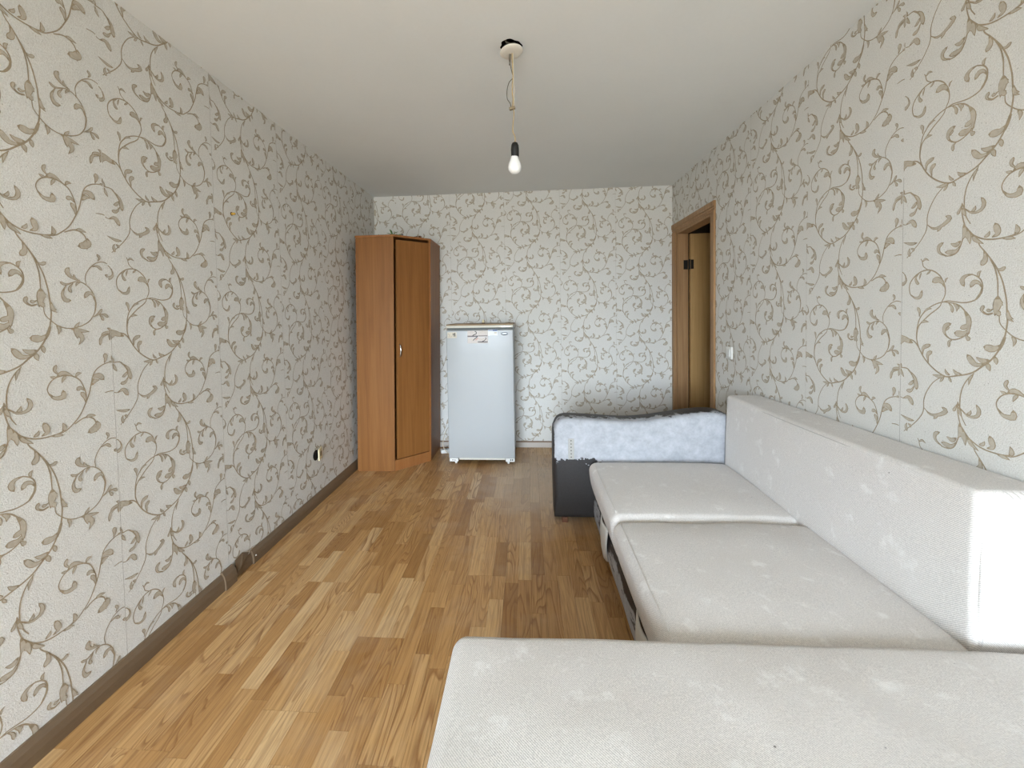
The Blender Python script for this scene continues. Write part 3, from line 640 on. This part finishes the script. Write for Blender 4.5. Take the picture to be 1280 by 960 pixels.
shoe = tag(empty('brown_bundle', (-0.97, 3.685, WH)), 'small dark brown rolled leather scrap on the wardrobe top above its door', 'leather scrap')
bm = rbox(-0.05, 0.05, -0.012, 0.012, 0.0, 0.026, 0.010, (6, 2, 2), lambda p, u, v, w: Vector((p.x, p.y + 0.012 * p.x / 0.05, p.z * (0.35 + 0.65 * min(1, max(0, u * 1.25))))))
obj('roll', bm, 'brown_thing', shoe, smooth=True)
obj('tie', tube(nb(), [(0.025, -0.008, 0.002), (0.025, -0.008, 0.02), (0.025, 0.004, 0.029), (0.025, 0.022, 0.02), (0.025, 0.022, 0.002)], 0.002, 6), 'wire_pale', shoe, smooth=True)
bulbh = tag(obj('grey_knob', lathe(nb(), [(0.012, 0), (0.013, 0.006), (0.007, 0.010), (0.011, 0.016), (0.009, 0.024), (0.001, 0.027)], sides=16), 'print_grey', smooth=True), 'tiny grey knob standing on the wardrobe top between sprig and scrap', 'knob')
bulbh.location = (-1.055, 3.575, WH)

# ------------------------------------------------------------------ fridge
FX0, FX1, FY, FZ0, FZ1 = -0.706, -0.126, 3.63, 0.052, 1.222
fr = tag(empty('fridge', ((FX0 + FX1) / 2, 3.86, 0)), 'white single-door fridge with stickers, standing on castors by the far wall', 'fridge')
bm = nb(); box(bm, FX0 + 0.004, FX1 - 0.004, FY + 0.052, 4.105, FZ0, FZ1 - 0.024); child('body', bm, 'fridge_side', fr, bevel=0.008, seg=3)
fdoor = child('door', rbox(FX0, FX1, FY, FY + 0.042, FZ0 + 0.006, FZ1 - 0.046, 0.007, (4, 2, 6), None, 3), 'enamel', fr, smooth=True)
bm = nb(); box(bm, FX0 + 0.012, FX1 - 0.012, FY + 0.042, FY + 0.053, FZ0 + 0.015, FZ1 - 0.05); child('gasket', bm, 'gasket', fdoor, fr)
bm = nb(); box(bm, FX0 + 0.006, FX1 - 0.006, FY + 0.012, FY + 0.052, FZ1 - 0.043, FZ1 - 0.026); child('gap_strip', bm, 'gasket', fr)
trim = child('top_trim', rbox(FX0 - 0.002, FX1 + 0.002, FY + 0.002, FY + 0.05, FZ1 - 0.026, FZ1 - 0.006, 0.005, (4, 2, 2), None, 3), 'fridge_trim', fr, smooth=True)
bm = nb(); box(bm, FX1 - 0.10, FX1 - 0.035, FY + 0.0005, FY + 0.004, FZ1 - 0.021, FZ1 - 0.014); child('hinge_cover', bm, 'badge', trim, fr)
bm = nb(); box(bm, FX0 - 0.001, FX1 + 0.001, FY + 0.006, 4.105, FZ1 - 0.006, FZ1 + 0.006); child('worktop', bm, 'fridge_top', fr, bevel=0.003)
bm = nb(); box(bm, FX0 - 0.0008, FX0 + 0.008, FY - 0.0008, FY + 0.01, FZ1 - 0.304, FZ1 - 0.296); child('handle_notch', bm, 'rubber', fdoor, fr)
# toe panel, hinge brackets and castors
bm = nb(); box(bm, FX0 + 0.09, FX1 - 0.085, FY + 0.012, FY + 0.03, FZ0 - 0.012, FZ0 + 0.005); child('toe_panel', bm, 'fridge_trim', fr, bevel=0.002)
bm = nb(); box(bm, FX0 + 0.01, FX1 - 0.01, FY + 0.06, 4.08, FZ0 - 0.02, FZ0 + 0.002); child('chassis', bm, 'rubber', fr)
for sx, xx in ((1, FX0 + 0.004), (-1, FX1 - 0.004)):
    b = nb(); xa, xb = sorted((xx, xx + sx * 0.078)); box(b, xa, xb, FY + 0.004, FY + 0.05, FZ0 - 0.026, FZ0 + 0.004)
    br_ = child('hinge_bracket', b, 'white_plastic', fr, bevel=0.003)
    for dx in ((0.018, 0.034) if sx < 0 else (0.03, 0.048)):
        b = nb(); c = xx + sx * dx; box(b, c - 0.0045, c + 0.0045, FY + 0.0025, FY + 0.006, FZ0 - 0.016, FZ0 - 0.008 if sx > 0 else FZ0 - 0.002); child('bracket_slot', b, 'rubber', br_, fr)
    b = lathe(nb(), [(0.004, -0.009), (0.015, -0.009), (0.0165, -0.006), (0.0165, 0.006), (0.015, 0.009), (0.004, 0.009)], sides=20, mat=Matrix.Translation((xx + sx * 0.055, FY + 0.035, 0.0166)) @ Matrix.Rotation(math.radians(90), 4, 'Y'))
    child('castor', b, 'white_plastic', fr, smooth=True)
    b = lathe(nb(), [(0.012, 0), (0.014, 0.004), (0.014, 0.03), (0.010, 0.034)], (xx + sx * 0.055, 4.05, 0.0), 16); child('rear_foot', b, 'rubber', fr)
# stickers on the door
def sticker(x0, x1, z0, z1, m, par=None, d=0.0):
    b = nb(); box(b, x0, x1, FY - 0.0012 - d, FY + 0.001, z0, z1); return child('sticker', b, m, par or fdoor, fr)
def ink(par, shapes, m, d=0.0018):
    for shape in shapes:
        b = nb()
        for pts in shape:
            a = [b.verts.new((x, FY - d, z)) for x, z in pts]; c = [b.verts.new((x, FY - d + 0.0006, z)) for x, z in pts]
            b.faces.new(a); b.faces.new(c[::-1])
            for i in range(len(pts)): b.faces.new((a[i], a[(i + 1) % len(pts)], c[(i + 1) % len(pts)], c[i]))
        bmesh.ops.remove_doubles(b, verts=b.verts, dist=0.0004)
        child('print', b, m, par, fr)
def rect(x0, x1, z0, z1): return [[(x0, z0), (x1, z0), (x1, z1), (x0, z1)]]
def swash(pts, w):
    P = crom([(a, b, 0) for a, b in pts], 5); out = []
    for a, b in zip(P, P[1:]):
        dd = (b - a).normalized(); n_ = Vector((-dd.y, dd.x, 0)) * w / 2; out.append([(a + n_)[:2], (a - n_)[:2], (b - n_)[:2], (b + n_)[:2]])
    return out
fx = lambda px: FX0 + (px - 558.5) / (642.0 - 558.5) * (FX1 - FX0)
fz = lambda py: FZ1 - 0.046 - (py - 410.0) / (573.5 - 410.0) * (FZ1 - FZ0 - 0.052)
s1 = sticker(fx(560), fx(571.8), fz(419.6), fz(412.2), 'print_cream')
ink(s1, [rect(fx(568.9), fx(569.9), fz(417.6), fz(413.2)), rect(fx(566.6), fx(568.7), fz(415.0), fz(414.0)), rect(fx(567.4), fx(568.1), fz(417.6), fz(414.0))], 'print_black')
ink(s1, [swash([(fx(561), fz(414)), (fx(563), fz(416)), (fx(562), fz(418))], 0.003), swash([(fx(564), fz(418.5)), (fx(566), fz(416.5))], 0.003)], 'vine_dark', 0.0016)
s2 = sticker(fx(585.2), fx(610.8), fz(426.6), fz(410.6), 'print_paper')
mid = (fx(585.2) + fx(610.8)) / 2
ink(s2, [rect(fx(585.3), mid - 0.002, fz(418.6), fz(416.8)), rect(mid + 0.003, fx(610.2), fz(417.8), fz(416.8)), rect(mid, fx(610.4), fz(425.8), fz(424.2))], 'print_grey', 0.0015)
ink(s2, [rect(mid - 0.0006, mid + 0.0006, fz(426.4), fz(410.8)), rect(fx(585.4), fx(610.6), fz(419.2), fz(418.9))], 'print_white', 0.0015)
ink(s2, [swash([(fx(594.6), fz(411.4)), (fx(596.4), fz(412.6)), (fx(596.2), fz(414.6)), (fx(593), fz(416)), (fx(591.5), fz(417.4))], 0.006), swash([(fx(598), fz(417)), (fx(596.5), fz(419.5)), (fx(594), fz(421)), (fx(592.3), fz(423))], 0.006), swash([(fx(607.4), fz(419.4)), (fx(608.4), fz(420.6)), (fx(606.5), fz(423)), (fx(603.5), fz(424.4))], 0.005)], 'print_black', 0.0019)
ink(s2, [swash([(fx(595), fz(422.4)), (fx(597.6), fz(421)), (fx(598.2), fz(419.4))], 0.006)], 'print_pink', 0.0017)
ink(s2, [swash([(fx(588), fz(413)), (fx(591), fz(412)), (fx(593), fz(413.5))], 0.004), swash([(fx(587), fz(422)), (fx(590), fz(421)), (fx(592), fz(424.5))], 0.003), swash([(fx(600), fz(421)), (fx(603), fz(422)), (fx(606), fz(420.6))], 0.003), swash([(fx(601), fz(413)), (fx(605), fz(412)), (fx(609), fz(414.4))], 0.003)], 'print_cream', 0.0016)
s3 = sticker(fx(611.3), fx(622.8), fz(417.2), fz(409.6), 'print_white')
ink(s3, [rect(fx(611.6), fx(618), fz(411.0), fz(410.2)), rect(fx(617), fx(622.6), fz(411.4), fz(409.8))], 'print_blue'); ink(s3, [rect(fx(618.5), fx(622), fz(414.6), fz(412.6))], 'print_cream')
bm = lathe(nb(), [(0.0305, 0), (0.0305, 0.003), (0.024, 0.005), (0.0002, 0.0055)], sides=28)
bmesh.ops.transform(bm, matrix=Matrix.Translation((fx(631.3), FY + 0.001, fz(414.9))) @ Matrix.Rotation(math.radians(90), 4, 'X') @ Matrix.Diagonal((1, 0.47, 1, 1)), verts=bm.verts)
badge = child('badge', bm, 'badge', fdoor, fr, smooth=True); badge['label'] = 'oval grey maker badge'
ink(badge, [swash([(fx(629.2), fz(415.5)), (fx(631), fz(414.2)), (fx(633.4), fz(415.2))], 0.003)], 'print_white', 0.0052)

pp = tag(obj('crumpled_paper', rbox(-0.045, 0.075, -0.05, 0.05, 0.0, 0.028, 0.004, (12, 10, 2), lambda p, u, v, w: Vector((p.x, p.y, 0.001 + w * 0.003 + 0.030 * max(0, u - 0.25) ** 1.2 + 0.006 * noise.noise((p.x * 30, p.y * 30, 3)) * u))), 'print_cream', smooth=True), 'crumpled cream sheet of paper curling up on the fridge top', 'paper'); pp.location = (-0.205, 3.76, FZ1 + 0.0062)
ct = tag(empty('small_figurine', (-0.40, 3.80, FZ1 + 0.006)), 'small cream ornament standing on the middle of the fridge top', 'ornament')
obj('pedestal', lathe(nb(), [(0.018, 0), (0.019, 0.003), (0.012, 0.008)], sides=16), 'brown_thing', ct, smooth=True)
obj('figure', lathe(nb(), [(0.012, 0.008), (0.014, 0.014), (0.008, 0.022), (0.010, 0.028), (0.006, 0.036), (0.0005, 0.038)], sides=16), 'cream_plastic', ct, smooth=True)

# power strip and cable beside the fridge
ps = tag(empty('power_strip', (-0.79, 3.95, 0)), 'white extension block on the floor between wardrobe and fridge', 'power strip'); ps.rotation_euler.z = 0.35
bm = rbox(-0.055, 0.055, -0.027, 0.027, 0.0, 0.036, 0.008, (3, 2, 2), None, 3); obj('housing', bm, 'white_plastic', ps, smooth=True)
for dx in (-0.03, 0.0, 0.03): obj('socket', lathe(nb(), [(0.0005, 0.0355), (0.012, 0.0355), (0.012, 0.0368), (0.0005, 0.0368)], (dx, 0, 0), 14), 'print_grey', ps)
bm = tube(nb(), [(-0.70, 3.885, 0.010), (-0.735, 3.88, 0.008), (-0.775, 3.87, 0.035), (-0.805, 3.87, 0.09), (-0.805, 3.90, 0.15), (-0.785, 3.97, 0.22), (-0.74, 4.05, 0.25)], 0.004, 8, 8)
tag(obj('power_cable', bm, 'wire_pale', smooth=True), 'pale cable looping up from the extension block behind the fridge', 'cable')

# ------------------------------------------------------------------ corner sofa
sofa = tag(empty('corner_sofa', (0.7, 1.8, 0)), 'off-white woven corner sofa with flaking black leatherette arm and base', 'sofa')
def puff(x0, x1, y0, y1, crown, seed, slump=0.0):
    def f(p, u, v, w):
        c = (1 - (2 * u - 1) ** 4) * (1 - (2 * v - 1) ** 4)
        z = p.z + (crown * c if w > 0.5 else 0)
        z += 0.004 * noise.noise((p.x * 4 + seed, p.y * 4, 0.3)) * (1 if w > 0.5 else 0) + 0.0018 * noise.noise((p.x * 11, p.y * 11 + seed, 1.3)) * (1 if w > 0.5 else 0)
        # the front edge bellies out a little half way up
        x = p.x - (0.014 * math.sin(math.pi * min(1, max(0, w))) if u < 0.2 else 0) + slump * (1 - w) * (1 if u < 0.3 else 0)
        return Vector((x, p.y + 0.003 * noise.noise((p.x * 5, p.z * 5, seed)), z))
    return f
SX0, SBX = 0.355, 1.175
for y0, y1, sd in ((1.868, 2.594, 1.0), (1.150, 1.862, 5.0)):
    bm = rbox(SX0, SBX, y0, y1, 0.175, 0.405, 0.045, (22, 20, 5), puff(SX0, SBX, y0, y1, 0.018, sd, 0.045), 5)
    cu = child('seat_cushion', bm, 'fabric', sofa, smooth=True)
    b = tube(nb(), [(SX0 + 0.030, y0 + 0.05, 0.409), (SX0 + 0.026, y0 + 0.2, 0.411), (SX0 + 0.026, (y0 + y1) / 2, 0.412), (SX0 + 0.026, y1 - 0.2, 0.411), (SX0 + 0.030, y1 - 0.05, 0.409)], 0.0020, 6, 6); child('welt', b, 'fabric_welt', cu, sofa, smooth=True)
# base under the seat, front skin flaking
bm = rbox(0.396, 1.15, 1.135, 2.60, 0.025, 0.20, 0.02, (4, 20, 5), lambda p, u, v, w: Vector((p.x - (0.012 * math.sin(math.pi * w) + 0.004 * noise.noise((0, p.y * 6, p.z * 8)) if u < 0.3 else 0), p.y, p.z)), 4)
base = child('seat_base', bm, 'leather_base', sofa, smooth=True)
def lining(y0, y1, z0, z1, seed):
    bm = nb(); G = []
    for i in range(9):
        row = []
        for j in range(11):
            a, b_ = i / 8, j / 10; yy = y0 + (y1 - y0) * a; zz = z0 + (z1 - z0) * b_
            # rounded, narrowing towards the floor
            sh = (1 - b_) ** 2 * 0.5; yy = y0 + (y1 - y0) * (sh * 0.8 + a * (1 - sh))
            xx = 0.377 - 0.010 * math.sin(math.pi * b_) - 0.012 * math.sin(math.pi * a) + 0.012 * (1 - b_) + 0.002 * noise.noise((a * 3, b_ * 3, seed))
            row.append(bm.verts.new((xx, yy, zz)))
        G.append(row)
    for i in range(8):
        for j in range(10): bm.faces.new((G[i][j], G[i + 1][j], G[i + 1][j + 1], G[i][j + 1]))
    e = bmesh.ops.extrude_face_region(bm, geom=bm.faces[:]); bmesh.ops.translate(bm, vec=(0.006, 0, 0), verts=[g for g in e['geom'] if isinstance(g, bmesh.types.BMVert)])
    return bm
for y0, y1, sd in ((2.10, 2.27, 1), (1.36, 1.53, 4)):
    o = child('lining_flap', lining(y0, y1, 0.03, 0.235, sd), 'lining', base, sofa, smooth=True); o['label'] = 'white lining cloth showing through the torn black base'
# arm: outline in X-Z, run along Y, with a soft bevel
arm_pts = [(0.150, 0.030), (0.146, 0.30), (0.148, 0.545), (0.158, 0.600), (0.182, 0.640), (0.225, 0.656), (0.30, 0.655), (0.40, 0.649), (0.52, 0.641), (0.63, 0.638), (0.74, 0.646), (0.86, 0.664), (0.98, 0.682), (1.08, 0.692), (1.15, 0.690), (1.20, 0.676), (1.225, 0.645), (1.23, 0.50), (1.23, 0.030)]
ap = crom([(a, b, 0) for a, b in arm_pts], 2)
bm = nb(); AY0, AY1 = 2.622, 2.822
loops = []
for yy, ins in ((AY0 + 0.034, 0.0), (AY0 + 0.016, 0.004), (AY0 + 0.005, 0.013), (AY0, 0.030)):
    loops.append((yy, ins))
rings = []
cen = Vector((0.69, 0.34))
def inset(i, d):
    n_ = len(ap); a, b = ap[i - 1], ap[(i + 1) % n_]; tt = Vector((b.x - a.x, b.y - a.y)).normalized(); nn = Vector((tt.y, -tt.x))
    if nn.dot(cen - Vector((ap[i].x, ap[i].y))) < 0: nn = -nn
    return (ap[i].x + nn.x * d, ap[i].y + nn.y * d)
seq = [(AY0, 0.030), (AY0 + 0.005, 0.013), (AY0 + 0.016, 0.004), (AY0 + 0.034, 0.0), (AY1 - 0.034, 0.0), (AY1 - 0.016, 0.004), (AY1 - 0.005, 0.013), (AY1, 0.030)]
for yy, ins in seq:
    rings.append([bm.verts.new((inset(i, ins)[0], yy, max(0.03, inset(i, ins)[1]))) for i in range(len(ap))])
for A, B in zip(rings, rings[1:]):
    for k in range(len(ap)): bm.faces.new((A[k], A[(k + 1) % len(ap)], B[(k + 1) % len(ap)], B[k]))
bm.faces.new(rings[0]); bm.faces.new(rings[-1][::-1])
arm = child('armrest', bm, 'leather_arm', sofa, smooth=True); arm['label'] = 'flaking black leatherette armrest with bare blue-grey backing'
b = nb(); box(b, 0.238, 0.274, AY0 - 0.004, AY0 + 0.002, 0.405, 0.535); strip = child('mounting_strip', b, 'strip_zinc', arm, sofa, bevel=0.001); strip['label'] = 'pale metal strip with a row of holes'
for k in range(6):
    b = lathe(nb(), [(0.0002, 0), (0.0034, 0), (0.0034, 0.0012), (0.0002, 0.0012)], sides=10, mat=Matrix.Translation((0.256, AY0 - 0.0045, 0.42 + k * 0.0205)) @ Matrix.Rotation(math.radians(90), 4, 'X')); child('screw_hole', b, 'black', strip, sofa)
for xx, yy in ((0.215, AY0 + 0.03), (1.15, AY0 + 0.03), (0.215, AY1 - 0.03), (1.15, AY1 - 0.03)):
    b = nb(); box(b, xx - 0.018, xx + 0.018, yy - 0.018, yy + 0.018, 0.0, 0.032); child('foot', b, 'foot_wood', sofa, bevel=0.003)
# backrest: one long upholstered slab against the wall
def lean(p, u, v, w):
    x = p.x + (0.022 * w * (0.2 + 0.8 * v) if u < 0.5 else 0) - 0.010 * math.sin(math.pi * v) * math.sin(math.pi * min(1, w)) * (1 if u < 0.3 else 0)
    z = p.z + (0.006 * noise.noise((p.x * 3, p.y * 2.2, 2)) + 0.022 * (1 - v) if w > 0.7 else 0)
    return Vector((x, p.y + 0.003 * noise.noise((p.x * 6, p.z * 6, 5)), z))
bm = rbox(1.150, XR - 0.006, 1.172, 2.606, 0.12, 0.806, 0.020, (6, 40, 18), lean, 5)
back = child('backrest', bm, 'fabric', sofa, smooth=True)
b = tube(nb(), [(1.170, 1.176, 0.42), (1.172, 1.173, 0.6), (1.176, 1.177, 0.80)], 0.007, 8, 6); child('corner_welt', b, 'fabric', back, sofa, smooth=True)
b = tube(nb(), [(1.152 + 0.022, 1.20, 0.813), (1.162, 1.55, 0.808), (1.163, 1.9, 0.802), (1.172, 2.3, 0.796), (1.184, 2.58, 0.790)], 0.0016, 6, 6); child('top_seam', b, 'fabric_seam', back, sofa, smooth=True)
# stitches where the end was sewn up by hand
for k in range(4):
    b = tube(nb(), [(1.225 + k * 0.017, 1.176, 0.829), (1.232 + k * 0.017, 1.1715, 0.822), (1.240 + k * 0.017, 1.1705, 0.812)], 0.0011, 5, 4); child('stitch', b, 'fabric_seam', back, sofa)
# the near section reaches out across the room below the camera
def chaise(p, u, v, w):
    c = (1 - (2 * u - 1) ** 6) * (1 - (2 * v - 1) ** 4)
    z = p.z + ((0.008 * c + 0.005 * noise.noise((p.x * 3.5, p.y * 3.5, 9)) + 0.002 * noise.noise((p.x * 10, p.y * 10, 4))) if w > 0.5 else 0)
    y = p.y + (0.006 * math.sin(math.pi * u) if v > 0.8 else 0) - (0.012 * u if v > 0.8 else 0) * -1.6
    return Vector((p.x - (0.012 * math.sin(math.pi * w) if u < 0.1 else 0), y, z))
bm = rbox(-0.212, XR - 0.008, 0.26, 1.136, 0.17, 0.436, 0.036, (48, 26, 5), chaise, 5)
ch = child('chaise_cushion', bm, 'fabric', sofa, smooth=True)
bm = rbox(-0.18, XR - 0.01, 0.29, 1.07, 0.025, 0.195, 0.02, (8, 6, 4), None, 3); child('chaise_base', bm, 'leather', sofa, smooth=True)
for xx in (-0.13, 1.30):
    for yy in (0.33, 1.02):
        b = nb(); box(b, xx - 0.02, xx + 0.02, yy - 0.02, yy + 0.02, 0.0, 0.03); child('foot', b, 'foot_wood', sofa, bevel=0.003)
for xx, yy in ((0.46, 1.25), (1.10, 1.25), (0.46, 2.5), (1.10, 2.5)):
    b = nb(); box(b, xx - 0.02, xx + 0.02, yy - 0.02, yy + 0.02, 0.0, 0.03); child('foot', b, 'foot_wood', sofa, bevel=0.003)

# ------------------------------------------------------------------ bare bulb on loose wires
LX, LY = -0.052, 1.893
lamp = tag(empty('pendant_bulb', (LX, LY, H)), 'bare white bulb in a black holder hanging on loose wires from the ceiling', 'lamp')
tilt = Matrix.Translation((LX, LY - 0.002, H - 0.036)) @ Matrix.Rotation(math.radians(-5), 4, 'Y') @ Matrix.Rotation(math.radians(-4), 4, 'X')
rose = child('ceiling_rose', lathe(nb(), [(0.006, -0.0045), (0.030, -0.0045), (0.046, -0.002), (0.0500, 0.0015), (0.0495, 0.004), (0.046, 0.004), (0.006, 0.001)], sides=36, mat=tilt), 'rose', lamp, smooth=True)
child('wire_bundle', tube(nb(), [(LX - 0.02, LY, H + 0.05), (LX - 0.025, LY - 0.01, H + 0.01), (LX - 0.005, LY - 0.015, H - 0.008), (LX + 0.015, LY + 0.005, H + 0.005), (LX + 0.012, LY + 0.01, H - 0.015), (LX - 0.002, LY, H - 0.038)], 0.004, 8, 6), 'wire_dark', lamp, smooth=True)
def wire(pts, r, m): child('wire', tube(nb(), [(LX + a, LY + b, z) for a, b, z in pts], r, 7, 7), m, lamp, smooth=True)
wire([(-0.008, 0, 2.45), (-0.009, -0.004, 2.41), (0.000, 0.002, 2.37), (0.004, 0.003, 2.345), (-0.012, 0.0, 2.325), (-0.022, -0.003, 2.29), (-0.022, 0, 2.255), (-0.010, 0.0, 2.235), (-0.006, 0, 2.215)], 0.0018, 'wire_dark')
wire([(0.002, 0, 2.45), (0.003, 0.002, 2.40), (0.004, 0, 2.35), (0.000, 0.001, 2.29), (0.003, 0, 2.25), (0.000, 0, 2.215)], 0.0022, 'wire_tan')
wire([(0.006, 0, 2.45), (0.007, -0.002, 2.39), (0.006, 0.003, 2.33), (0.009, 0.002, 2.28), (0.006, 0, 2.22)], 0.0016, 'wire_pale')
wire([(-0.003, 0, 2.445), (-0.004, -0.003, 2.425), (-0.011, -0.004, 2.395)], 0.0015, 'wire_dark')
wire([(0.004, 0, 2.215), (0.006, 0.0, 2.19), (0.004, 0, 2.165), (0.000, 0.001, 2.13), (0.001, 0, 2.11), (0.009, 0, 2.09), (0.009, 0, 2.062)], 0.0022, 'wire_tan')
tb = nb(); box(tb, -0.013, 0.013, -0.007, 0.007, -0.0055, 0.0055); bmesh.ops.transform(tb, matrix=Matrix.Translation((LX - 0.001, LY, 2.212)) @ Matrix.Rotation(math.radians(-14), 4, 'Y'), verts=tb.verts)
child('terminal_block', tb, 'terminal', lamp, bevel=0.0015)
child('bulb_holder', lathe(nb(), [(0.0105, 2.001), (0.0165, 2.002), (0.0172, 2.008), (0.0176, 2.035), (0.0160, 2.052), (0.0115, 2.062), (0.004, 2.066)], (LX + 0.008, LY, 0), 24), 'black', lamp, smooth=True)
child('bulb', lathe(nb(), [(0.0005, 1.927), (0.010, 1.9285), (0.019, 1.9335), (0.0262, 1.943), (0.0290, 1.9555), (0.0275, 1.968), (0.0235, 1.979), (0.0195, 1.988), (0.0170, 1.996), (0.0155, 2.003), (0.0130, 2.008)], (LX + 0.006, LY, 0), 28), 'bulb', lamp, smooth=True)

# ------------------------------------------------------------------ small fittings on the walls
sw = tag(empty('light_switch', (XR, 2.985, 1.02)), 'small white light switch on the wall beside the doorway', 'light switch')
bm = rbox(-0.012, -0.0006, -0.041, 0.041, -0.041, 0.041, 0.004, (2, 3, 3), None, 3); obj('plate', bm, 'white_plastic', sw, smooth=True)
bm = nb(); box(bm, -0.017, -0.011, -0.024, 0.024, -0.026, 0.026); o = obj('rocker', bm, 'white_plastic', sw, bevel=0.002); o.rotation_euler.y = 0.05
ot = tag(empty('wall_outlet', (XL, 2.855, 0.345)), 'loose cream wall outlet hanging out of its hole near the wardrobe', 'outlet')
bm = lathe(nb(), [(0.0002, 0.0008), (0.036, 0.0008), (0.037, 0.004), (0.033, 0.004), (0.032, 0.0015), (0.0002, 0.0015)], sides=24, mat=Matrix.Rotation(math.radians(90), 4, 'Y')); o = obj('wall_box', bm, 'void', ot); o.location = (0, -0.018, 0.0)
bm = rbox(0.0, 0.011, -0.04, 0.04, -0.04, 0.04, 0.004, (2, 3, 3), None, 3); cov = obj('cover', bm, 'cream_plastic', ot, smooth=True); cov.location = (0.012, 0.012, 0.002); cov.rotation_euler = (0.05, 0.0, 0.24)
bm = lathe(nb(), [(0.0002, 0), (0.019, 0), (0.019, 0.0012), (0.0002, 0.0012)], sides=20, mat=Matrix.Translation((0.0105, 0, 0)) @ Matrix.Rotation(math.radians(90), 4, 'Y')); obj('socket_face', bm, 'brown_thing' if False else 'terminal', cov)
hk = tag(empty('wall_plug', (XL, 2.075, 1.848)), 'small yellow plastic plug sticking out of the vine wallpaper', 'wall plug')
obj('plug', lathe(nb(), [(0.0005, 0.022), (0.0045, 0.021), (0.006, 0.014), (0.0052, 0.0), (0.004, -0.004)], sides=14, mat=Matrix.Rotation(math.radians(90), 4, 'Y')), 'yellow_plastic', hk, smooth=True)
obj('collar', lathe(nb(), [(0.005, 0.0006), (0.009, 0.0008), (0.0085, 0.003), (0.005, 0.0035)], sides=14, mat=Matrix.Rotation(math.radians(90), 4, 'Y')), 'brown_thing', hk, smooth=True)
# a loose corner of paper below the ceiling
bm = nb(); G = []
for i in range(6):
    a = i / 5; G.append([bm.verts.new((XL + 0.001 + 0.03 * a * a, 1.985 + 0.05 * b_ / 4 * (1 - 0.8 * a), H - 0.002 - 0.05 * a)) for b_ in range(5)])
for A, B in zip(G, G[1:]):
    for k in range(4): bm.faces.new((A[k], A[k + 1], B[k + 1], B[k]))
e = bmesh.ops.extrude_face_region(bm, geom=bm.faces[:]); bmesh.ops.translate(bm, vec=(0.0008, 0, 0), verts=[g for g in e['geom'] if isinstance(g, bmesh.types.BMVert)])
obj('peeling_corner', bm, 'paper', wall_left)
